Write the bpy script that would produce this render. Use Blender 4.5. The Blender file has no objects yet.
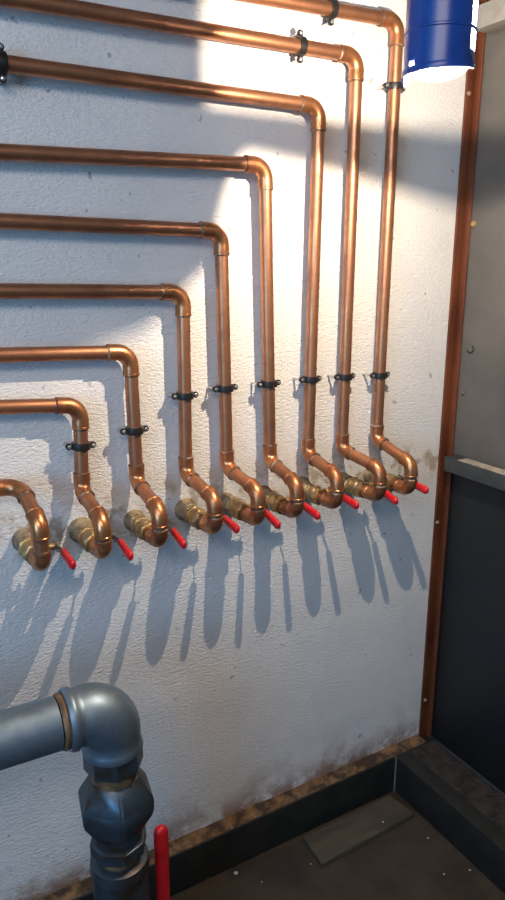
import bpy, bmesh, math, random
from mathutils import Vector, Matrix, noise
random.seed(7)
C = bpy.context.scene.collection
PI = math.pi

# ------------------------------------------------------------------ camera
CAM = Vector((0, -1.2, 1.3)); F = 700.0
yaw, pit, rol = .52437, -.2631, .0003
fw = Vector((math.sin(yaw)*math.cos(pit), math.cos(yaw)*math.cos(pit), math.sin(pit)))
rt = fw.cross(Vector((0, 0, 1))).normalized(); up = rt.cross(fw)
rt2 = math.cos(rol)*rt + math.sin(rol)*up; up2 = -math.sin(rol)*rt + math.cos(rol)*up
def ray(px, py): return (px-252.5)/F*rt2 - (py-450)/F*up2 + fw
def aty(px, py, Y): d = ray(px, py); return CAM + d*((Y-CAM.y)/d.y)
def atx(px, py, X): d = ray(px, py); return CAM + d*((X-CAM.x)/d.x)
def atz(px, py, Z): d = ray(px, py); return CAM + d*((Z-CAM.z)/d.z)
cd = bpy.data.cameras.new('camera'); cam = bpy.data.objects.new('camera', cd); C.objects.link(cam)
cam.matrix_world = Matrix(((rt2.x, up2.x, -fw.x, CAM.x), (rt2.y, up2.y, -fw.y, CAM.y), (rt2.z, up2.z, -fw.z, CAM.z), (0, 0, 0, 1)))
cd.sensor_width = 36; cd.sensor_fit = 'AUTO'; cd.lens = F/900*36; cd.clip_start = .01
bpy.context.scene.camera = cam

# ------------------------------------------------------------------ materials
def mat(name, col, rough=.5, metal=0., col2=None, nscale=20, lo=.4, hi=.65, bump=0., bscale=100, bdist=.002, spec=.5, stretch=None, rvar=0.):
    m = bpy.data.materials.new(name); m.use_nodes = True
    nt = m.node_tree; N = nt.nodes; L = nt.links; b = N['Principled BSDF']
    b.inputs['Base Color'].default_value = (*col, 1); b.inputs['Roughness'].default_value = rough
    b.inputs['Metallic'].default_value = metal; b.inputs['Specular IOR Level'].default_value = spec
    g = N.new('ShaderNodeNewGeometry'); pos = g.outputs['Position']
    if stretch:
        mp = N.new('ShaderNodeMapping'); mp.inputs['Scale'].default_value = stretch; L.new(pos, mp.inputs[0]); pos = mp.outputs[0]
    if col2:
        n = N.new('ShaderNodeTexNoise'); n.inputs['Scale'].default_value = nscale; n.inputs['Detail'].default_value = 6; n.inputs['Roughness'].default_value = .6
        L.new(pos, n.inputs['Vector'])
        r = N.new('ShaderNodeValToRGB'); r.color_ramp.elements[0].position = lo; r.color_ramp.elements[1].position = hi
        r.color_ramp.elements[0].color = (*col, 1); r.color_ramp.elements[1].color = (*col2, 1)
        L.new(n.outputs['Fac'], r.inputs[0]); L.new(r.outputs[0], b.inputs['Base Color'])
        if rvar:
            mr = N.new('ShaderNodeMapRange'); mr.inputs['To Min'].default_value = rough-rvar; mr.inputs['To Max'].default_value = rough+rvar
            mr.inputs['From Min'].default_value = .3; mr.inputs['From Max'].default_value = .7
            L.new(n.outputs['Fac'], mr.inputs[0]); L.new(mr.outputs[0], b.inputs['Roughness'])
    if bump:
        n2 = N.new('ShaderNodeTexNoise'); n2.inputs['Scale'].default_value = bscale; n2.inputs['Detail'].default_value = 4
        L.new(pos, n2.inputs['Vector'])
        bp = N.new('ShaderNodeBump'); bp.inputs['Strength'].default_value = bump; bp.inputs['Distance'].default_value = bdist
        L.new(n2.outputs['Fac'], bp.inputs['Height']); L.new(bp.outputs[0], b.inputs['Normal'])
    return m

COP = mat('aged_copper', (.50, .235, .125), .42, .85, (.30, .14, .08), 14, .40, .66, .15, 60, .001, rvar=.1)
COP2 = mat('copper_fitting', (.56, .25, .11), .36, .85, (.28, .11, .055), 26, .40, .68, .2, 80, .001, rvar=.1)
SOLD = mat('solder_joint', (.13, .085, .06), .5, .6, (.45, .36, .27), 45, .5, .6)
BRASS = mat('tarnished_brass', (.50, .33, .13), .4, .8, (.35, .28, .18), 45, .4, .65, .3, 160, .001)
SOCK = mat('dusty_brass_socket', (.34, .27, .17), .7, .25, (.17, .12, .07), 50, .42, .62, .5, 120, .002)
HEMP = mat('sealing_tape', (.78, .74, .62), .7, 0, (.5, .42, .26), 90)
STEEL = mat('galvanised_steel', (.25, .33, .40), .47, .8, (.14, .19, .24), 18, .35, .7, .3, 45, .0015, rvar=.09)
STEELD = mat('stained_steel', (.085, .12, .15), .42, .75, (.08, .05, .03), 22, .42, .68, .35, 60, .0015)
RUSTY = mat('rusty_thread', (.24, .15, .08), .6, .4, (.12, .07, .04), 60, .4, .6, .5, 200, .001)
LEVER = mat('zinc_lever', (.34, .35, .36), .4, .9, (.2, .2, .2), 60)
RED = mat('red_plastic', (.58, .012, .018), .32, 0, (.42, .008, .012), 30, .4, .7)
BLACK = mat('black_plastic', (.012, .012, .013), .38, 0)
SCREW = mat('screw_steel', (.62, .62, .6), .3, .9)
POST = mat('brown_primer_steel', (.14, .042, .015), .45, .1, (.07, .018, .008), 22, .4, .65, .25, 90, .001, stretch=(1, 1, .3))
PANU = mat('grey_painted_sheet', (.125, .12, .11), .55, .1, (.095, .095, .09), 9, .4, .65, .1, 25, .001)
PANL = mat('dark_blue_grey_sheet', (.004, .008, .011), .5, .0, (.009, .009, .008), 7, .4, .7, .1, 25, .001)
RAIL = mat('grey_rail_paint', (.045, .054, .056), .5, .1, (.03, .036, .04), 30)
RAILT = mat('scraped_rail_top', (.42, .38, .33), .6, .1, (.22, .20, .18), 60)
RAILG = mat('pale_grey_rail', (.30, .29, .27), .55, .1, (.24, .23, .21), 20)
SKIRT = mat('dark_glazed_skirting', (.007, .009, .009), .6, 0, (.018, .018, .015), 16, .4, .7, .15, 60, .001)
MORT = mat('dirty_mortar', (.22, .125, .055), .9, 0, (.045, .026, .016), 28, .36, .56, .9, 90, .006)
FLOOR = mat('grimy_concrete', (.044, .030, .019), .8, 0, (.020, .014, .010), 9, .38, .66, .5, 70, .003)
BOARD = mat('weathered_board', (.068, .058, .040), .75, 0, (.04, .033, .023), 14, .4, .65, .3, 60, .001, stretch=(.4, 2, 2))
PEB = mat('white_plaster_crumb', (.45, .43, .38), .8)
BLUE = mat('blue_enamel', (.010, .055, .26), .3, .0, (.008, .045, .22), 20)
WHITE = mat('white_enamel', (.85, .85, .84), .4)

def wallmat():
    m = bpy.data.materials.new('rough_white_plaster'); m.use_nodes = True
    nt = m.node_tree; N = nt.nodes; L = nt.links; b = N['Principled BSDF']
    b.inputs['Roughness'].default_value = .62; b.inputs['Specular IOR Level'].default_value = .35
    g = N.new('ShaderNodeNewGeometry'); sep = N.new('ShaderNodeSeparateXYZ'); L.new(g.outputs['Position'], sep.inputs[0])
    def noise_(sc, det=5, ro=.6, vec=None):
        n = N.new('ShaderNodeTexNoise'); n.inputs['Scale'].default_value = sc; n.inputs['Detail'].default_value = det; n.inputs['Roughness'].default_value = ro
        L.new(vec or g.outputs['Position'], n.inputs['Vector']); return n.outputs['Fac']
    def mr(v, a, b_, c=0., d=1., smooth=True):
        r = N.new('ShaderNodeMapRange'); r.interpolation_type = 'SMOOTHSTEP' if smooth else 'LINEAR'
        for k, x in zip(('From Min', 'From Max', 'To Min', 'To Max'), (a, b_, c, d)): r.inputs[k].default_value = x
        L.new(v, r.inputs['Value']); return r.outputs['Result']
    def mth(op, a, b_):
        r = N.new('ShaderNodeMath'); r.operation = op
        for i, x in enumerate((a, b_)):
            if isinstance(x, (int, float)): r.inputs[i].default_value = x
            else: L.new(x, r.inputs[i])
        return r.outputs[0]
    def mix(f, a, b_):
        r = N.new('ShaderNodeMix'); r.data_type = 'RGBA'; L.new(f, r.inputs['Factor'])
        for i, x in ((6, a), (7, b_)):
            if isinstance(x, tuple): r.inputs[i].default_value = (*x, 1)
            else: L.new(x, r.inputs[i])
        return r.outputs[2]
    z = sep.outputs['Z']; x = sep.outputs['X']
    c = mix(mr(noise_(5), .35, .7), (.70, .70, .69), (.64, .645, .64))
    # dirty patches around the valve sockets
    band = mth('MULTIPLY', mr(z, .775, .815), mr(z, .90, .85))
    c = mix(mth('MULTIPLY', mth('MULTIPLY', band, mr(noise_(22), .50, .60)), .75), c, (.34, .26, .17))
    # grime low on the wall
    low = mr(z, .22, .03)
    c = mix(mth('MULTIPLY', mth('MULTIPLY', low, mr(noise_(9, 8, .7), .44, .62)), .65), c, (.30, .23, .16))
    vl = mr(z, .13, .04)
    c = mix(mth('MULTIPLY', mth('MULTIPLY', vl, mr(noise_(13, 8, .7), .38, .56)), .85), c, (.20, .085, .035))
    # small scuffs
    c = mix(mth('MULTIPLY', mr(noise_(38, 3, .5), .69, .715), .6), c, (.22, .22, .22))
    L.new(c, b.inputs['Base Color'])
    mp = N.new('ShaderNodeMapping'); mp.inputs['Scale'].default_value = (1, 1, 2.1); L.new(g.outputs['Position'], mp.inputs[0])
    h = mth('ADD', mth('MULTIPLY', noise_(95, 3, .5, mp.outputs[0]), 1.0), mth('MULTIPLY', noise_(190, 2, .5, mp.outputs[0]), .45))
    h = mth('ADD', h, mth('MULTIPLY', noise_(9, 2), .5))
    bp = N.new('ShaderNodeBump'); bp.inputs['Strength'].default_value = .75; bp.inputs['Distance'].default_value = .0034
    L.new(h, bp.inputs['Height']); L.new(bp.outputs[0], b.inputs['Normal'])
    return m
PLASTER = wallmat()

# ------------------------------------------------------------------ geometry helpers
def obj(name, bm, m, parent=None, smooth=True, angle=35):
    me = bpy.data.meshes.new(name); bmesh.ops.recalc_face_normals(bm, faces=bm.faces); bm.to_mesh(me); bm.free()
    for mm in (m if isinstance(m, (list, tuple)) else [m]): me.materials.append(mm)
    if smooth:
        me.shade_smooth(); me.set_sharp_from_angle(angle=math.radians(angle))
    o = bpy.data.objects.new(name, me); C.objects.link(o)
    if parent: o.parent = parent
    return o
def thing(name, label, cat, loc, group=None, kind=None):
    o = bpy.data.objects.new(name, None); C.objects.link(o); o.location = loc; o.empty_display_size = .02
    if kind: o['kind'] = kind
    if label: o['label'] = label
    if cat: o['category'] = cat
    if group: o['group'] = group
    return o
def struct(o): o['kind'] = 'structure'; return o
def tag(o, label, cat, group=None):
    o['label'] = label; o['category'] = cat
    if group: o['group'] = group
    return o

def box(bm, lo, hi, bev=0.):
    r = bmesh.ops.create_cube(bm, size=1)
    lo = Vector(lo); hi = Vector(hi)
    for v in r['verts']:
        v.co = Vector([(lo[i]+hi[i])/2 + v.co[i]*(hi[i]-lo[i]) for i in range(3)])
    if bev:
        es = list({e for v in r['verts'] for e in v.link_edges})
        bmesh.ops.bevel(bm, geom=es, offset=bev, segments=2, affect='EDGES', profile=.6)

def sweep(bm, pts, radii, n=24, caps=True, flat=None, closed_ring=None):
    """tube along pts with radius per point; flat=(a,b) scales the two cross axes"""
    pts = [Vector(p) for p in pts]
    if not isinstance(radii, (list, tuple)): radii = [radii]*len(pts)
    T = []
    for i in range(len(pts)):
        a = pts[max(i-1, 0)]; b = pts[min(i+1, len(pts)-1)]
        t = b-a
        if t.length < 1e-9: t = T[-1] if T else Vector((0, 0, 1))
        T.append(t.normalized())
    ref = Vector((1, 0, 0)) if abs(T[0].x) < .8 else Vector((0, 1, 0))
    nrm = (ref - T[0]*ref.dot(T[0])).normalized(); rings = []
    for i, p in enumerate(pts):
        nrm = (nrm - T[i]*nrm.dot(T[i])).normalized(); bi = T[i].cross(nrm)
        fa, fb = flat or (1, 1)
        rings.append([bm.verts.new(p + radii[i]*(fa*math.cos(2*PI*k/n)*nrm + fb*math.sin(2*PI*k/n)*bi)) for k in range(n)])
    for i in range(len(rings)-1):
        for k in range(n):
            bm.faces.new((rings[i][k], rings[i][(k+1) % n], rings[i+1][(k+1) % n], rings[i+1][k]))
    if caps:
        bm.faces.new(rings[0][::-1]); bm.faces.new(rings[-1])
    return rings

def lathe(bm, base, axis, prof, n=28):
    """prof = list of (distance along axis, radius)"""
    base = Vector(base); a = Vector(axis).normalized()
    u = a.orthogonal().normalized(); w = a.cross(u); rings = []
    for s, r in prof:
        r = max(r, 1e-5)
        rings.append([bm.verts.new(base + a*s + r*(math.cos(2*PI*k/n)*u + math.sin(2*PI*k/n)*w)) for k in range(n)])
    for i in range(len(rings)-1):
        for k in range(n):
            bm.faces.new((rings[i][k], rings[i][(k+1) % n], rings[i+1][(k+1) % n], rings[i+1][k]))
    bm.faces.new(rings[0][::-1]); bm.faces.new(rings[-1])

def hexprism(bm, base, axis, length, R, phase=0., sides=6, bev=.0018):
    base = Vector(base); a = Vector(axis).normalized()
    u = Vector((1, 0, 0)) if abs(a.x) < .9 else Vector((0, 0, 1))
    u = (u - a*u.dot(a)).normalized(); w = a.cross(u)
    prof = [(0, R-bev*1.6), (bev, R), (length-bev, R), (length, R-bev*1.6)]; rings = []
    for s, r in prof:
        rings.append([bm.verts.new(base + a*s + r*(math.cos(2*PI*k/sides+phase)*u + math.sin(2*PI*k/sides+phase)*w)) for k in range(sides)])
    for i in range(3):
        for k in range(sides):
            bm.faces.new((rings[i][k], rings[i][(k+1) % sides], rings[i+1][(k+1) % sides], rings[i+1][k]))
    bm.faces.new(rings[0][::-1]); bm.faces.new(rings[-1])

def arc(c, d1, d2, rb, n=10):
    c = Vector(c); d1 = Vector(d1).normalized(); d2 = Vector(d2).normalized()
    th = d1.angle(d2); t = rb*math.tan(th/2)
    p0 = c - d1*t; cen = p0 + (d2 - d1*d1.dot(d2)).normalized()*rb
    axis = d1.cross(d2).normalized(); v0 = p0-cen
    return [cen + Matrix.Rotation(th*i/n, 3, axis) @ v0 for i in range(n+1)], t

R_P = .0122
def elbow(c, d1, d2, parent, rb=.026, s1=.016, s2=.016, r=R_P, name='elbow'):
    """soldered elbow: two sockets with a raised lip and a swept bend; returns its two ends"""
    pts, t = arc(c, d1, d2, rb)
    d1 = Vector(d1).normalized(); d2 = Vector(d2).normalized()
    a = pts[0]; b = pts[-1]; rs = r+.0022; rr = r+.0014
    P = [a-d1*s1, a-d1*s1, a-d1*(s1-.0035), a-d1*(s1-.0042), a-d1*.002] + pts + [b+d2*.002, b+d2*(s2-.0042), b+d2*(s2-.0035), b+d2*s2, b+d2*s2]
    Q = [r*.9, rs+.0006, rs+.0006, rs, rs] + [rr+.0006]*len(pts) + [rs, rs, rs+.0006, rs+.0006, r*.9]
    # avoid coincident points upsetting tangents
    P[0] = P[0]+d1*.0003; P[-1] = P[-1]-d2*.0003
    bm = bmesh.new(); sweep(bm, P, Q); e = obj(name, bm, COP2, parent, angle=40)
    for q, dd in ((a-d1*s1, -d1), (b+d2*s2, d2)):
        bm = bmesh.new(); sweep(bm, [q-dd*.0005, q+dd*.0012, q+dd*.0022], [r+.0018, r+.0015, r+.0002]); obj('solder_ring', bm, SOLD, e)
    return a-d1*s1, b+d2*s2

def pipe(name, a, b, parent, r=R_P):
    bm = bmesh.new(); a = Vector(a); b = Vector(b)
    n = max(2, int((b-a).length/.08)); sweep(bm, [a.lerp(b, i/n) for i in range(n+1)], r)
    return obj(name, bm, COP, parent)

# ------------------------------------------------------------------ the room
ZF = -.06; XP = 1.245
bm = bmesh.new(); box(bm, (-1.6, 0, ZF-.02), (1.30, .12, 2.3)); struct(obj('wall_back', bm, PLASTER, smooth=False))
bm = bmesh.new(); box(bm, (-1.6, -2.4, ZF-.08), (1.32, 0, ZF)); struct(obj('floor', bm, FLOOR, smooth=False))

# skirting: dark glazed face with a ragged mortar top
bm = bmesh.new(); box(bm, (-1.6, -.036, ZF), (1.108, 0, .045), .002); b1 = struct(obj('baseboard_back', bm, SKIRT))
def mortar(name, p0, p1, inner, outer, z0, parent):
    bm = bmesh.new(); n = 160; rows = []
    p0 = Vector(p0); p1 = Vector(p1); side = (Vector(outer)-Vector(inner))
    for i in range(n+1):
        p = p0.lerp(p1, i/n); row = []
        for j in range(5):
            q = p + Vector(inner) + side*(j/4)
            h = noise.noise(q*45)*.5 + noise.noise(q*120)*.3
            q.z = z0 + (.005 + .004*h)*(1 - (j/4)**3) + .0006
            if j == 4: q += side.normalized()*(.002*noise.noise(q*60) - .002); q.z = z0-.0005
            row.append(bm.verts.new(q))
        rows.append(row)
    for i in range(n):
        for j in range(4): bm.faces.new((rows[i][j], rows[i+1][j], rows[i+1][j+1], rows[i][j+1]))
    return obj(name, bm, MORT, parent, angle=60)
mortar('mortar_bed', (-1.2, 0, 0), (1.217, 0, 0), (0, .001, 0), (0, -.034, 0), .045, b1)
bm = bmesh.new(); box(bm, (1.110, -2.2, ZF), (1.30, 0, .045), .002); b2 = struct(obj('baseboard_right', bm, SKIRT))
MORT2 = mat('grey_sill_dirt', (.032, .025, .022), .9, 0, (.009, .007, .007), 35, .4, .62, .9, 90, .006)
o = mortar('sill_dirt', (0, -.04, 0), (0, -1.6, 0), (1.235, 0, 0), (1.150, 0, 0), .045, b2); o.data.materials[0] = MORT2
bm = bmesh.new(); box(bm, (1.1065, -.0375, ZF), (1.1105, -.033, .044)); obj('tile_joint', bm, mat('pale_grout', (.16, .17, .15), .8), b1, smooth=False)

# steel gate in the right hand opening
gate = thing('door_1', None, None, (XP, -.04, .045), kind='structure')
def gpart(name, lo, hi, m, parent=gate, bev=.0015):
    bm = bmesh.new(); L0 = parent.location
    box(bm, Vector(lo)-L0, Vector(hi)-L0, bev); return obj(name, bm, m, parent)
gpart('upper_panel', (XP, -2.2, .84), (XP+.004, -.004, 2.3), PANU)
gpart('lower_panel', (XP+.002, -2.2, .047), (XP+.006, -.004, .84), PANL)
rl = gpart('middle_rail', (1.205, -2.2, .815), (XP-.0005, -.034, .850), RAIL)
bm = bmesh.new(); box(bm, Vector((1.207, -1.9, .8497))-gate.location, Vector((1.236, -.075, .8512))-gate.location); q = obj('scraped_paint', bm, RAILT, rl, smooth=False); q.parent = rl
gpart('top_rail', (1.195, -2.2, 1.756), (XP-.0005, -.036, 1.80), RAILG)
def rivet(p, axis, r, m, parent, name='bolt'):
    bm = bmesh.new(); lathe(bm, Vector(p)-parent.location, axis, [(0, r), (r*.3, r), (r*.7, r*.75), (r*.85, r*.3)], 16); return obj(name, bm, m, parent)
BR = mat('brass_bolt', (.42, .30, .14), .5, .6)
rivet(atx(474, 224, XP), (-1, 0, 0), .0075, BR, gate); rivet(atx(463, 393, XP), (-1, 0, 0), .006, mat('dull_bolt', (.16, .12, .09), .6, .4), gate)
c0 = atx(470, 349, XP-.002) - gate.location
bm = bmesh.new(); sweep(bm, [c0+Vector((0, .010*math.cos(t), .009*math.sin(t))) for t in [PI*.7+i*PI*1.1/9 for i in range(10)]], .0013, 8); obj('hook', bm, BLACK, gate)
# brown angle iron post
post = thing('trim_1', None, None, (1.22, 0, .045), kind='structure')
gpart('wall_flange', (1.219, -.006, .045), (XP-.001, -.0002, 2.3), POST, post, .001)
gpart('edge_flange', (1.240, -.024, .045), (XP-.0004, -.0055, 2.3), POST, post, .001)
SD = mat('rusty_screw', (.35, .27, .2), .5, .5)
for a in ((466, 93), (435, 523), (425, 700)):
    p = aty(a[0], a[1], -.006); p.x = max(p.x, 1.226); rivet(p, (0, -1, 0), .005, SD, post, 'screw')

# ------------------------------------------------------------------ copper pipes
YP = -.031
top = {1: None, 2: (80, 405), 3: (130, 352), 4: (183, 292), 5: (221, 231), 6: (265, 165), 7: (319, 106), 8: (357, 56), 9: (398, 21)}
left = {1: (0, 484), 2: (0, 407), 3: (0, 355), 4: (0, 291), 5: (0, 221), 6: (0, 152), 7: (0, 63), 8: (20, 0), 9: (280, 0)}
bot = {2: (82, 490), 3: (137, 478), 4: (186, 468), 5: (227, 462), 6: (270, 455), 7: (308, 452), 8: (342, 448), 9: (377, 432)}
outp = {1: (41, 545), 2: (103, 538), 3: (160, 530), 4: (215, 518), 5: (258, 505), 6: (297, 492), 7: (337, 490), 8: (380, 483), 9: (411, 473)}
words = {1: 'lowest and leftmost copper pipe, turning outward into its valve without a riser',
 2: 'short copper pipe just above the lowest one, elbow above the second valve from the left',
 3: 'copper pipe feeding the third valve from the left, third horizontal run from the bottom',
 4: 'copper pipe feeding the fourth valve from the left, fourth run from the bottom',
 5: 'copper pipe in the middle of the nine, feeding the fifth valve',
 6: 'copper pipe whose riser stands just right of the middle one, sixth run from the bottom',
 7: 'copper pipe with a black clip on its horizontal run at the left photo edge',
 8: 'second outermost copper pipe, clipped black on its upper run beside the corner',
 9: 'outermost copper pipe, its riser tallest and nearest the blue lamp'}
ordn = {1: 'leftmost', 2: 'second from the left', 3: 'third from the left', 4: 'fourth from the left', 5: 'middle', 6: 'fourth from the right', 7: 'third from the right', 8: 'second from the right', 9: 'rightmost'}
Dn = Vector((0, 0, -1)); ZV = .827
xr = {}
for k in range(1, 10):
    if k > 1:
        tp = aty(*top[k], YP); bt = aty(*bot[k], YP)
    else:
        tp = None; bt = aty(26, 484, YP)
    # where the loop stands out from the wall
    po = aty(*outp[k], -.131); xo = po.x
    xr[k] = xo
    root = thing('copper_pipe', words[k], 'pipe', (bt.x, YP, bt.z), 'nine copper pipes running down the white wall')
    L0 = root.location
    zl = ZV + random.uniform(-.003, .003)
    c3 = Vector((xo, po.y, zl)); c2 = Vector((xo, po.y, zl+.060))
    if k > 1:
        c1 = Vector((bt.x, YP, .908 if k < 9 else .918))
        lf = aty(*left[k], YP)
        hd = (tp-lf).normalized(); vd = (c1-tp).normalized(); od = (c2-c1).normalized()
        e0, e1 = elbow(tp-L0, hd, vd, root)
        st = (lf - hd*(1.0 if k < 9 else 1.6)) - L0
        st.x = max(st.x, -1.5-L0.x)
        pipe('horizontal_pipe', st, e0, root)
        e2, e3 = elbow(c1-L0, vd, od, root, rb=.022, s1=.016, s2=.008)
        pipe('riser_pipe', e1, e2, root)
    else:
        lf = aty(-300, 486, YP); c1 = aty(33, 483, YP)
        c1 = Vector((xo-.006, YP-.004, .937)); lf = Vector((-1.4, YP, .951))
        hd = (c1-lf).normalized(); od = Vector((.05, -.93, -.35)).normalized()
        c2 = c1 + od*((po.y-c1.y)/od.y); c2.x = xo; od = (c2-c1).normalized()
        e2, e3 = elbow(c1-L0, hd, od, root, rb=.030, s2=.008)
        pipe('horizontal_pipe', lf-L0, e2, root)
    dv = (c3-c2).normalized()
    e4, e5 = elbow(c2-L0, od, dv, root, rb=.025, s1=.006, s2=.010)
    pipe('offset_pipe', e3, e4, root)
    back = Vector((0, 1, 0))
    rb3 = .021
    e6, e7 = elbow(c3-L0, dv, back, root, rb=rb3, s1=.004, s2=.016)
    pipe('drop_pipe', e5, e6, root)
    pipe('valve_tail', e7, Vector((xo, -.0803, zl))-L0, root)

    # ---- ball valve on the wall stub
    v = thing('ball_valve', 'brass ball valve with red lever on the wall, %s of the nine' % ordn[k], 'valve', (xo, 0, zl), 'red handled valves along the wall')
    o_ = (0, 0, 0); ax = (0, -1, 0)
    rs = 1 + .12*((k*37) % 5-2)/2
    bm = bmesh.new(); lathe(bm, o_, ax, [(-.004, .021*rs), (.004, .022*rs), (.010, .0185*rs), (.026, .0185), (.028, .0165), (.030, .0165)]); obj('wall_socket', bm, SOCK, v)
    bm = bmesh.new(); lathe(bm, (0, -.0295, 0), ax, [(0, .0135), (.002, .0152), (.005, .0138), (.007, .0150), (.009, .0135)]); obj('sealing_tape', bm, HEMP, v)
    bm = bmesh.new(); hexprism(bm, (0, -.036, 0), ax, .012, .0205, phase=k*.4)
    lathe(bm, (0, -.048, 0), ax, [(0, .0165), (.003, .0185), (.010, .0195), (.016, .0185), (.019, .0160)]); obj('valve_body', bm, BRASS, v)
    bm = bmesh.new(); hexprism(bm, (0, -.067, 0), ax, .013, .0190, phase=k*.7+.3); obj('union_nut', bm, BRASS, v)
    bm = bmesh.new(); lathe(bm, (.015, -.058, 0), (1, 0, 0), [(0, .0085), (.012, .0085), (.013, .0065), (.026, .0065), (.0265, .005)]); obj('stem', bm, BRASS, v)
    bm = bmesh.new(); hexprism(bm, (.0405, -.058, 0), (1, 0, 0), .005, .0062); obj('lever_nut', bm, SCREW, v)
    tl = math.radians(random.uniform(4, 14)); sd = random.uniform(-.03, .06)
    def lp(s, off=0): return Vector((.0392 + sd*s + off, -.058 - s*math.cos(tl), -s*math.sin(tl)))
    bm = bmesh.new(); sweep(bm, [lp(-.010), lp(.0), lp(.010), lp(.018, .004), lp(.032, .006), lp(.045, .006)], [.0075, .0085, .0075, .006, .0055, .0050], 16, flat=(.16, 1)); 
    lv = obj('lever', bm, LEVER, v, angle=50)
    prof = [(.026, .0045), (.0265, .0062), (.034, .0066), (.06, .0068), (.072, .0070), (.077, .0064), (.080, .0045), (.081, .002)]
    bm = bmesh.new(); sweep(bm, [lp(s, .006) for s, r in prof], [r*1.25 for s, r in prof], 18, flat=(.74, 1.05)); obj('grip', bm, RED, lv).location = (0, 0, 0)

# ---- pipe clips
def clip(px, py, horiz, label, axis, k):
    p = aty(px, py, YP)
    r = thing('pipe_clip', label, 'clip', p, 'black pipe clips on the copper pipes')
    a = Vector(axis).normalized(); s = Vector((0, 0, 1)) if horiz else Vector((1, 0, 0))
    s = (s - a*s.dot(a)).normalized(); n_ = Vector((0, -1, 0))
    h = .0062; ri = R_P+.0008; ro = R_P+.0042
    bm = bmesh.new(); N = 32; R = []
    for i in range(N):
        t = 2*PI*i/N; d = s*math.cos(t) + n_*math.sin(t)
        R.append([bm.verts.new(d*rr + a*hh) for rr, hh in ((ri, -h), (ro, -h), (ro+.0006, 0), (ro, h), (ri, h))])
    for i in range(N):
        for j in range(5): bm.faces.new((R[i][j], R[(i+1) % N][j], R[(i+1) % N][(j+1) % 5], R[i][(j+1) % 5]))
    for sg in (-1, 1):   # ears with round eyes
        ey = s*sg*.0212; ring = []
        M_ = 20
        for i in range(M_):
            t = 2*PI*i/M_; d = s*math.cos(t) + a*math.sin(t)
            ring.append([bm.verts.new(ey + d*rr + n_*hh) for rr, hh in ((.0026, -.0026), (.0056, -.0026), (.0060, 0), (.0056, .0026), (.0026, .0026))])
        for i in range(M_):
            for j in range(5): bm.faces.new((ring[i][j], ring[(i+1) % M_][j], ring[(i+1) % M_][(j+1) % 5], ring[i][(j+1) % 5]))
        b0 = s*sg*(R_P+.002); b1_ = s*sg*.0172
        sweep(bm, [b0, b1_], .0046, 12, flat=(1, 1) if horiz else (1, 1))
    obj('band', bm, BLACK, r, angle=45)
    for sg in (-1, 1):
        ey = s*sg*.0212
        bm = bmesh.new(); lathe(bm, ey + Vector((0, -YP+.003, 0)), (0, -1, 0), [(0, .0022), (.0375, .0022), (.0378, .0034), (.0395, .0033), (.0402, .002)], 14); obj('screw', bm, SCREW, r)
    return r
VS = {k: (aty(*bot[k], YP)-aty(*top[k], YP)) for k in range(2, 10)}
for k, px, py in ((2, 79, 446), (3, 135, 430), (4, 184.5, 395.5), (5, 225, 388), (6, 269.5, 383.5), (7, 311, 379), (8, 345, 376.5), (9, 379.5, 375)):
    q = ordn[k] if k > 2 else 'leftmost'
    lab = {2: 'lowest black clip, holding the leftmost riser just below its elbow', 9: 'black clip on the rightmost riser, level with the row of clips'}.get(k, 'black clip on the riser above the %s valve' % ordn[k])
    tp_ = aty(*top[k], YP); bt_ = aty(*bot[k], YP); z_ = aty(px, py, YP).z
    q_ = tp_.lerp(bt_, (tp_.z-z_)/(tp_.z-bt_.z))
    c = clip(px, py, False, lab, VS[k], k); c.location = q_
def hclip(k, px, py, lab):
    a = aty(*left[k], YP); b = aty(*top[k], YP); p = aty(px, py, YP); t = (p.x-a.x)/(b.x-a.x)
    c = clip(px, py, True, lab, b-a, k); c.location = a.lerp(b, t)
hclip(8, 300, 46, 'black clip on the horizontal run near the top, left of the second outermost corner')
hclip(9, 331, 9, 'black clip at the very top edge, on the outermost horizontal run')
hclip(7, 1, 60, 'black clip at the left photo edge on a horizontal run')
tp_ = aty(*top[9], YP); bt_ = aty(*bot[9], YP); z_ = aty(395, 87, YP).z
c = clip(395, 87, False, 'black clip on the outermost riser beside the blue lamp', VS[9], 9); c.location = tp_.lerp(bt_, (tp_.z-z_)/(tp_.z-bt_.z))

# ------------------------------------------------------------------ galvanised pipe, bottom left
YS = -.25
ec = aty(118, 700, YS)          # elbow corner of the centre lines
XS, ZS = .289, .617
sp = thing('steel_pipe', 'thick grey galvanised pipe turning down through a large hexagonal union, lower left', 'pipe', (XS, YS, ZF))
def S(x, y, z): return Vector((x-XS, y-YS, z-ZF))
RS = .041
hx = Vector((1, 0, -.02)).normalized()
bm = bmesh.new(); sweep(bm, [S(-1.3, YS, ZS+.03), S(-.6, YS, ZS+.016), S(XS-.085, YS, ZS+.002)], RS, 40); obj('horizontal_pipe', bm, STEEL, sp)
pts, t = arc(S(XS, YS, ZS), (1, 0, -.02), (0, 0, -1), .050, 16)
P = [pts[0]-hx*.024, pts[0]-hx*.0239, pts[0]-hx*.019, pts[0]-hx*.012, pts[0]-hx*.009, pts[0]] + pts[1:] + [pts[-1]+Dn*.010, pts[-1]+Dn*.014, pts[-1]+Dn*.022, pts[-1]+Dn*.0265, pts[-1]+Dn*.0266]
Q = [RS, .0460, .0490, .0490, .0455, .0455] + [.0455+.004*math.sin(PI*i/16) for i in range(1, 17)] + [.0455, .0465, .0490, .0475, .042]
bm = bmesh.new(); sweep(bm, P, Q, 44); el = obj('elbow', bm, STEEL, sp, angle=50)
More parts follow.
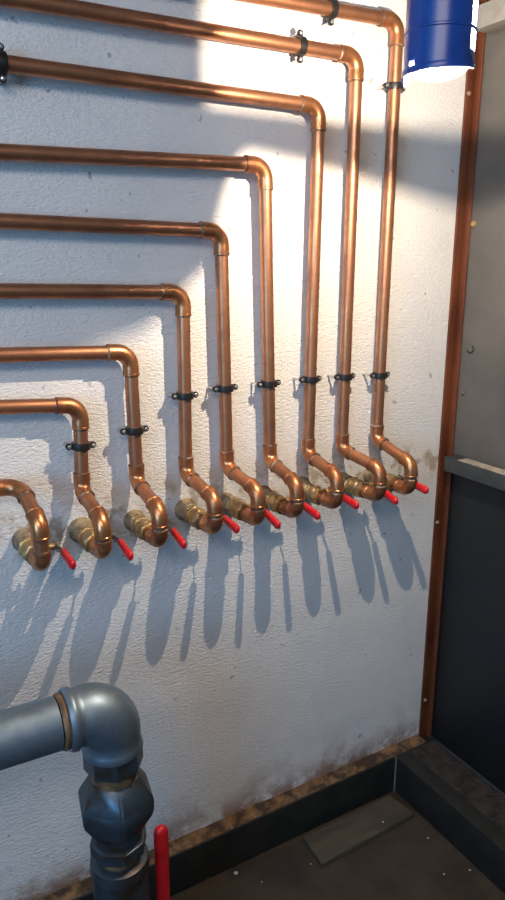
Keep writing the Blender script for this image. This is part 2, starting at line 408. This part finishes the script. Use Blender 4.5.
bm = bmesh.new(); sweep(bm, [pts[0]-hx*.034, pts[0]-hx*.030, pts[0]-hx*.0235], [RS+.0004, RS+.003, RS+.001], 40); obj('thread_seal', bm, RUSTY, el)
zb = pts[-1].z - .0265
# fittings down the vertical
def LZ(z): return (0, 0, z)
bm = bmesh.new(); hexprism(bm, LZ(zb+.004), (0, 0, -1), .036, .0480, phase=.2, sides=8, bev=.003); obj('upper_nut', bm, STEELD, sp)
bm = bmesh.new(); lathe(bm, LZ(zb-.024), (0, 0, -1), [(0, .036), (.012, .037), (.048, .037)], 36); obj('nipple', bm, RUSTY, sp)
zc = zb-.050
bm = bmesh.new()
def ring6(z, R, sides=6, ph=.35): return [bm.verts.new((R*math.cos(2*PI*k/sides+ph), R*math.sin(2*PI*k/sides+ph), z)) for k in range(sides)]
def ringc(z, R, n=6, ph=.35): return ring6(z, R, n, ph)
rr = [ringc(zc, .0395), ringc(zc-.004, .044), ring6(zc-.040, .0665), ring6(zc-.066, .0655), ring6(zc-.100, .046), ringc(zc-.105, .042)]
for i in range(5):
    for k in range(6): bm.faces.new((rr[i][k], rr[i][(k+1) % 6], rr[i+1][(k+1) % 6], rr[i+1][k]))
bm.faces.new(rr[0]); bm.faces.new(rr[-1])
bmesh.ops.bevel(bm, geom=bm.edges[:], offset=.003, segments=2, affect='EDGES')
obj('union_nut', bm, STEELD, sp, angle=50)
zd = zc-.102
bm = bmesh.new(); lathe(bm, LZ(zd), (0, 0, -1), [(0, .041), (.015, .0405), (.018, .036), (.05, .036)], 36); obj('nipple', bm, STEELD, sp)
bm = bmesh.new(); hexprism(bm, LZ(zd-.018), (0, 0, -1), .026, .0475, phase=.1, sides=8, bev=.003); obj('lower_nut', bm, STEELD, sp)
bm = bmesh.new(); lathe(bm, LZ(zd-.040), (0, 0, -1), [(0, .034), (.03, .034)], 36); obj('nipple', bm, RUSTY, sp)
ze = zd-.060
vz = .150    # height of the lever pivot above the floor
bm = bmesh.new(); lathe(bm, LZ(ze), (0, 0, -1), [(0, .042), (.003, .0485), (.020, .0505), (.024, .0470), (ze-vz-.045, .0465), (ze-vz-.03, .055), (ze-vz, .060), (ze-vz+.03, .055), (ze-vz+.045, .046), (ze-.045, .050), (ze-.016, .050), (ze-.015, .041), (ze-.001, .041)], 40); obj('valve_body', bm, STEELD, sp)
# upright red lever of the big valve
gt = aty(160.5, 826, YS); X_ = gt.x-XS; zt = gt.z-ZF
bm = bmesh.new(); lathe(bm, (.045, 0, vz), (1, 0, 0), [(0, .018), (X_-.052, .018), (X_-.051, .011), (X_-.030, .011)], 20); obj('stem', bm, STEELD, sp)
bm = bmesh.new(); sweep(bm, [(X_-.006, 0, vz-.020), (X_-.006, 0, vz), (X_-.005, 0, vz+.025), (X_, 0, vz+.045), (X_, 0, vz+.08)], [.014, .017, .012, .009, .009], 18, flat=(.2, 1)); lv = obj('lever', bm, LEVER, sp, angle=50)
prof = [(zt, .002), (zt-.0015, .0070), (zt-.005, .0108), (zt-.011, .0128), (zt-.03, .0134), (zt-.1, .0128), (vz+.056, .0118), (vz+.055, .008)]
bm = bmesh.new(); sweep(bm, [(X_, 0, z) for z, r in prof], [r for z, r in prof], 24, flat=(1.0, .8)); obj('grip', bm, RED, lv)

# ------------------------------------------------------------------ loose board and crumbs
zt_ = ZF+.013
cs = [atz(*a, zt_) for a in ((303, 837), (390, 795), (415, 813), (322, 864))]
for c in cs[:2]: c.y = min(c.y, -.0375)
for c in cs: c.x = min(c.x, 1.1085)
bm = bmesh.new(); T_ = [bm.verts.new(c) for c in cs]; B_ = [bm.verts.new((c.x, c.y, ZF+.0003)) for c in cs]
bm.faces.new(T_); bm.faces.new(B_[::-1])
for i in range(4): bm.faces.new((T_[i], T_[(i+1) % 4], B_[(i+1) % 4], B_[i]))
bmesh.ops.bevel(bm, geom=bm.edges[:], offset=.0012, segments=2, affect='EDGES')
tag(obj('wooden_board', bm, BOARD), 'flat brownish grey board lying on the floor in the corner', 'board')
def crumb(px, py, r, lab, zz=ZF):
    p = atz(px, py, zz+r*.5); bm = bmesh.new(); r = r*.75; bmesh.ops.create_icosphere(bm, subdivisions=2, radius=r)
    for v_ in bm.verts: v_.co *= 1+.35*noise.noise(v_.co*300+Vector((px, 0, 0))); v_.co.z *= .65
    zm = min(v_.co.z for v_ in bm.verts)
    o = obj('plaster_crumb', bm, PEB, smooth=False); o.location = (p.x, p.y, zz-zm+.0002)
    tag(o, lab, 'debris', 'pale crumbs on the floor')
crumb(236, 873, .0062, 'largest white crumb on the floor, left of the board by the skirting')
crumb(390, 818, .0030, 'small white crumb lying on top of the grey board', zz=zt_) if False else None
crumb(470, 870, .0036, 'small white crumb near the right skirting, nearest the photo edge')
crumb(444, 874, .0028, 'tiny pale crumb left of the one near the right skirting')
crumb(428, 838, .0028, 'tiny pale crumb just right of the board corner')
crumb(311, 864, .0020, 'tiny pale speck just below the left corner of the board')
crumb(262, 882, .0022, 'tiny pale speck right of the largest crumb')
crumb(383, 822, .0032, 'small white crumb lying on the grey board', zz=zt_)

# ------------------------------------------------------------------ blue lamp hanging in front of the wall
LX, LY, ZB = .712, -.450, 1.556
RL = .0445
lamp = thing('work_lamp', 'blue cylindrical hanging lamp with a glowing open bottom, top right', 'lamp', (LX, LY, ZB))
tab = [(0, .2), (50, .2), (95, .13), (100, .32), (104, .56), (118, .72), (130, .70), (142, .56), (178, .54), (223, .53), (270, .48), (317, .38), (350, .22), (360, .2)]
def ratio(a):
    a %= 360
    for (a0, v0), (a1, v1) in zip(tab, tab[1:]):
        if a0 <= a <= a1: return v0 + (v1-v0)*(a-a0)/(a1-a0)
NA = 180
zrow = [(1.0,), (.70,), (.42,), .001, .024, .028, .106, .120, .20]
def opening(am, z0):
    if 5 < am < 104 and .001 <= z0 < .024: return True
    if 5 < am < 104 and .028 <= z0 < .106: return True
    if 283 < am < 316 and (.001 <= z0 < .024 or .028 <= z0 < .106): return True
    return False
bm = bmesh.new(); V = []
for i in range(NA):
    a = 360*i/NA; rad = math.radians(a); col = []
    for z in zrow:
        zz = -RL*ratio(a)*z[0] if isinstance(z, tuple) else z
        col.append(bm.verts.new((RL*math.cos(rad), RL*math.sin(rad), zz)))
    V.append(col)
for i in range(NA):
    am = 360*(i+.5)/NA
    for j in range(len(zrow)-1):
        z0 = -1 if isinstance(zrow[j], tuple) else zrow[j]
        if opening(am, z0): continue
        if 172 < am < 184 and j == 1: continue
        bm.faces.new((V[i][j], V[(i+1) % NA][j], V[(i+1) % NA][j+1], V[i][j+1]))
loose = [v for v in bm.verts if not v.link_faces]; bmesh.ops.delete(bm, geom=loose, context='VERTS')
me_o = obj('lamp_shade', bm, [BLUE, WHITE], lamp, angle=40)
# make sure normals face outward so that the inner skin becomes white
for p in me_o.data.polygons:
    c = p.center
    if p.normal.x*c.x + p.normal.y*c.y < 0: p.flip()
sm = me_o.modifiers.new('thickness', 'SOLIDIFY'); sm.thickness = .0012; sm.offset = -1; sm.material_offset = 1; sm.material_offset_rim = 0
# raised rings around the shade
for zz in (.026, .113):
    bm = bmesh.new(); n = 96; R = []
    for i in range(n):
        t_ = 2*PI*i/n; R.append([bm.verts.new((rr_*math.cos(t_), rr_*math.sin(t_), zz+h_)) for rr_, h_ in ((RL, -.0022), (RL+.0012, -.001), (RL+.0012, .001), (RL, .0022))])
    for i in range(n):
        for j in range(4): bm.faces.new((R[i][j], R[(i+1) % n][j], R[(i+1) % n][(j+1) % 4], R[i][(j+1) % 4]))
    obj('shade_ring', bm, BLUE, me_o)
# rolled rim along the lower edge
bm = bmesh.new(); n = 120; R = []
for i in range(n):
    a = 360*i/n; rad = math.radians(a); zb0 = -RL*ratio(a)
    wid = min(.008, -zb0*.8+.001)
    R.append([bm.verts.new((rr_*math.cos(rad), rr_*math.sin(rad), zb0+h_)) for rr_, h_ in ((RL-.0005, 0), (RL+.0016, 0), (RL+.0022, wid*.5), (RL+.0012, wid), (RL-.0002, wid))])
for i in range(n):
    for j in range(5): bm.faces.new((R[i][j], R[(i+1) % n][j], R[(i+1) % n][(j+1) % 5], R[i][(j+1) % 5]))
obj('shade_rim', bm, BLUE, me_o)
bm = bmesh.new(); lathe(bm, (0, 0, .20), (0, 0, 1), [(-.001, RL-.0016), (-.0005, RL+.0005), (.006, RL), (.02, .03), (.022, .012), (.034, .012)], 48); obj('lamp_cap', bm, BLUE, lamp)
bm = bmesh.new(); lathe(bm, (0, 0, .20), (0, 0, -1), [(0, .017), (.09, .017), (.10, .013)], 24); obj('lamp_holder', bm, WHITE, lamp)
bm = bmesh.new(); lathe(bm, (0, 0, .10), (0, 0, -1), [(0, .012), (.02, .014), (.05, .016), (.075, .013), (.086, .006), (.088, .001)], 24)
BULB = bpy.data.materials.new('lit_bulb'); BULB.use_nodes = True; bb = BULB.node_tree.nodes['Principled BSDF']
bb.inputs['Emission Color'].default_value = (1, .93, .84, 1); bb.inputs['Emission Strength'].default_value = 6
obj('bulb', bm, BULB, lamp)
# added glowing dome imitating the glare around the lamp's open bottom
GLARE = bpy.data.materials.new('lamp_glare'); GLARE.use_nodes = True; nt_ = GLARE.node_tree; nt_.nodes.remove(nt_.nodes['Principled BSDF'])
a_ = nt_.nodes.new('ShaderNodeBsdfTransparent'); e_ = nt_.nodes.new('ShaderNodeEmission'); e_.inputs[0].default_value = (1, .97, .93, 1); e_.inputs[1].default_value = .9
s_ = nt_.nodes.new('ShaderNodeAddShader'); nt_.links.new(a_.outputs[0], s_.inputs[0]); nt_.links.new(e_.outputs[0], s_.inputs[1]); nt_.links.new(s_.outputs[0], nt_.nodes['Material Output'].inputs[0])
bm = bmesh.new(); n = 40; R = []
for q_ in range(9):
    f_ = q_/8*PI/2
    R.append([bm.verts.new(((RL-.0022)*math.cos(f_)*math.cos(2*PI*k/n), (RL-.0022)*math.cos(f_)*math.sin(2*PI*k/n), -.006-.023*math.sin(f_))) for k in range(n)] if q_ < 8 else [bm.verts.new((0, 0, -.029))])
for q_ in range(7):
    for k in range(n): bm.faces.new((R[q_][k], R[q_][(k+1) % n], R[q_+1][(k+1) % n], R[q_+1][k]))
for k in range(n): bm.faces.new((R[7][k], R[7][(k+1) % n], R[8][0]))
obj('glare_dome', bm, GLARE, lamp)
bm = bmesh.new(); sweep(bm, [(0, 0, .232), (0, 0, .26), (0, .02, .275), (0, .20, .275), (0, -LY, .275)], .006, 16); lathe(bm, (0, -LY, .275), (0, -1, 0), [(0, .03), (.005, .028), (.006, .012)], 28); obj('wall_bracket', bm, LEVER, lamp)

ld = bpy.data.lights.new('lamp_light', 'POINT'); ld.energy = 29.0; ld.color = (1, .80, .60); ld.shadow_soft_size = .0022
lo = bpy.data.objects.new('lamp_light', ld); C.objects.link(lo); lo.location = (0, 0, 0); lo.parent = lamp

# ------------------------------------------------------------------ the rest of the room and its added fill lights
ROOM = mat('grey_rendered_wall', (.22, .23, .24), .85, 0, (.17, .17, .17), 6, bump=.4, bscale=60, bdist=.003)
WY0, WY1, WZ0, WZ1 = -2.25, -1.15, .85, 2.0
bm = bmesh.new(); box(bm, (-1.72, -2.52, ZF-.08), (-1.6, WY0, 2.42)); box(bm, (-1.72, WY1, ZF-.08), (-1.6, .12, 2.42))
box(bm, (-1.72, WY0, ZF-.08), (-1.6, WY1, WZ0)); box(bm, (-1.72, WY0, WZ1), (-1.6, WY1, 2.42)); struct(obj('wall_left', bm, ROOM, smooth=False))
bm = bmesh.new(); box(bm, (-1.6, -2.52, 2.3), (1.36, .12, 2.42)); struct(obj('ceiling', bm, ROOM, smooth=False))
bm = bmesh.new(); box(bm, (-1.6, -2.52, ZF-.08), (1.36, -2.4, 2.3)); struct(obj('wall_front', bm, ROOM, smooth=False))
ad = bpy.data.lights.new('daylight_fill', 'AREA'); ad.shape = 'RECTANGLE'; ad.size = WZ1-WZ0; ad.size_y = WY1-WY0; ad.energy = 38; ad.color = (.25, .58, 1)  # soft blue fill for daylight, at a window opening added for it
ao = bpy.data.objects.new('daylight_fill', ad); C.objects.link(ao); ao.location = (-1.6, (WY0+WY1)/2, (WZ0+WZ1)/2); ao.rotation_euler = (0, -PI/2, 0)
cdl = bpy.data.lights.new('upper_wall_fill', 'AREA'); cdl.shape = 'RECTANGLE'; cdl.size = 1.1; cdl.size_y = .35; cdl.energy = 13.5; cdl.color = (1, .86, .76)  # added warm fill without a fixture, brightens the upper left wall
co = bpy.data.objects.new('upper_wall_fill', cdl); C.objects.link(co); co.location = (-.45, -1.65, 2.05); co.rotation_euler = (Vector((.25, 0, 1.5))-co.location).to_track_quat('-Z', 'Y').to_euler()
w = bpy.data.worlds.new('sky'); bpy.context.scene.world = w; w.use_nodes = True
w.node_tree.nodes['Background'].inputs['Color'].default_value = (.52, .72, 1, 1); w.node_tree.nodes['Background'].inputs['Strength'].default_value = 1.0

vs = bpy.context.scene.view_settings; vs.view_transform = 'Standard'; vs.look = 'None'; vs.gamma = 1; vs.exposure = 0
vs.use_curve_mapping = False
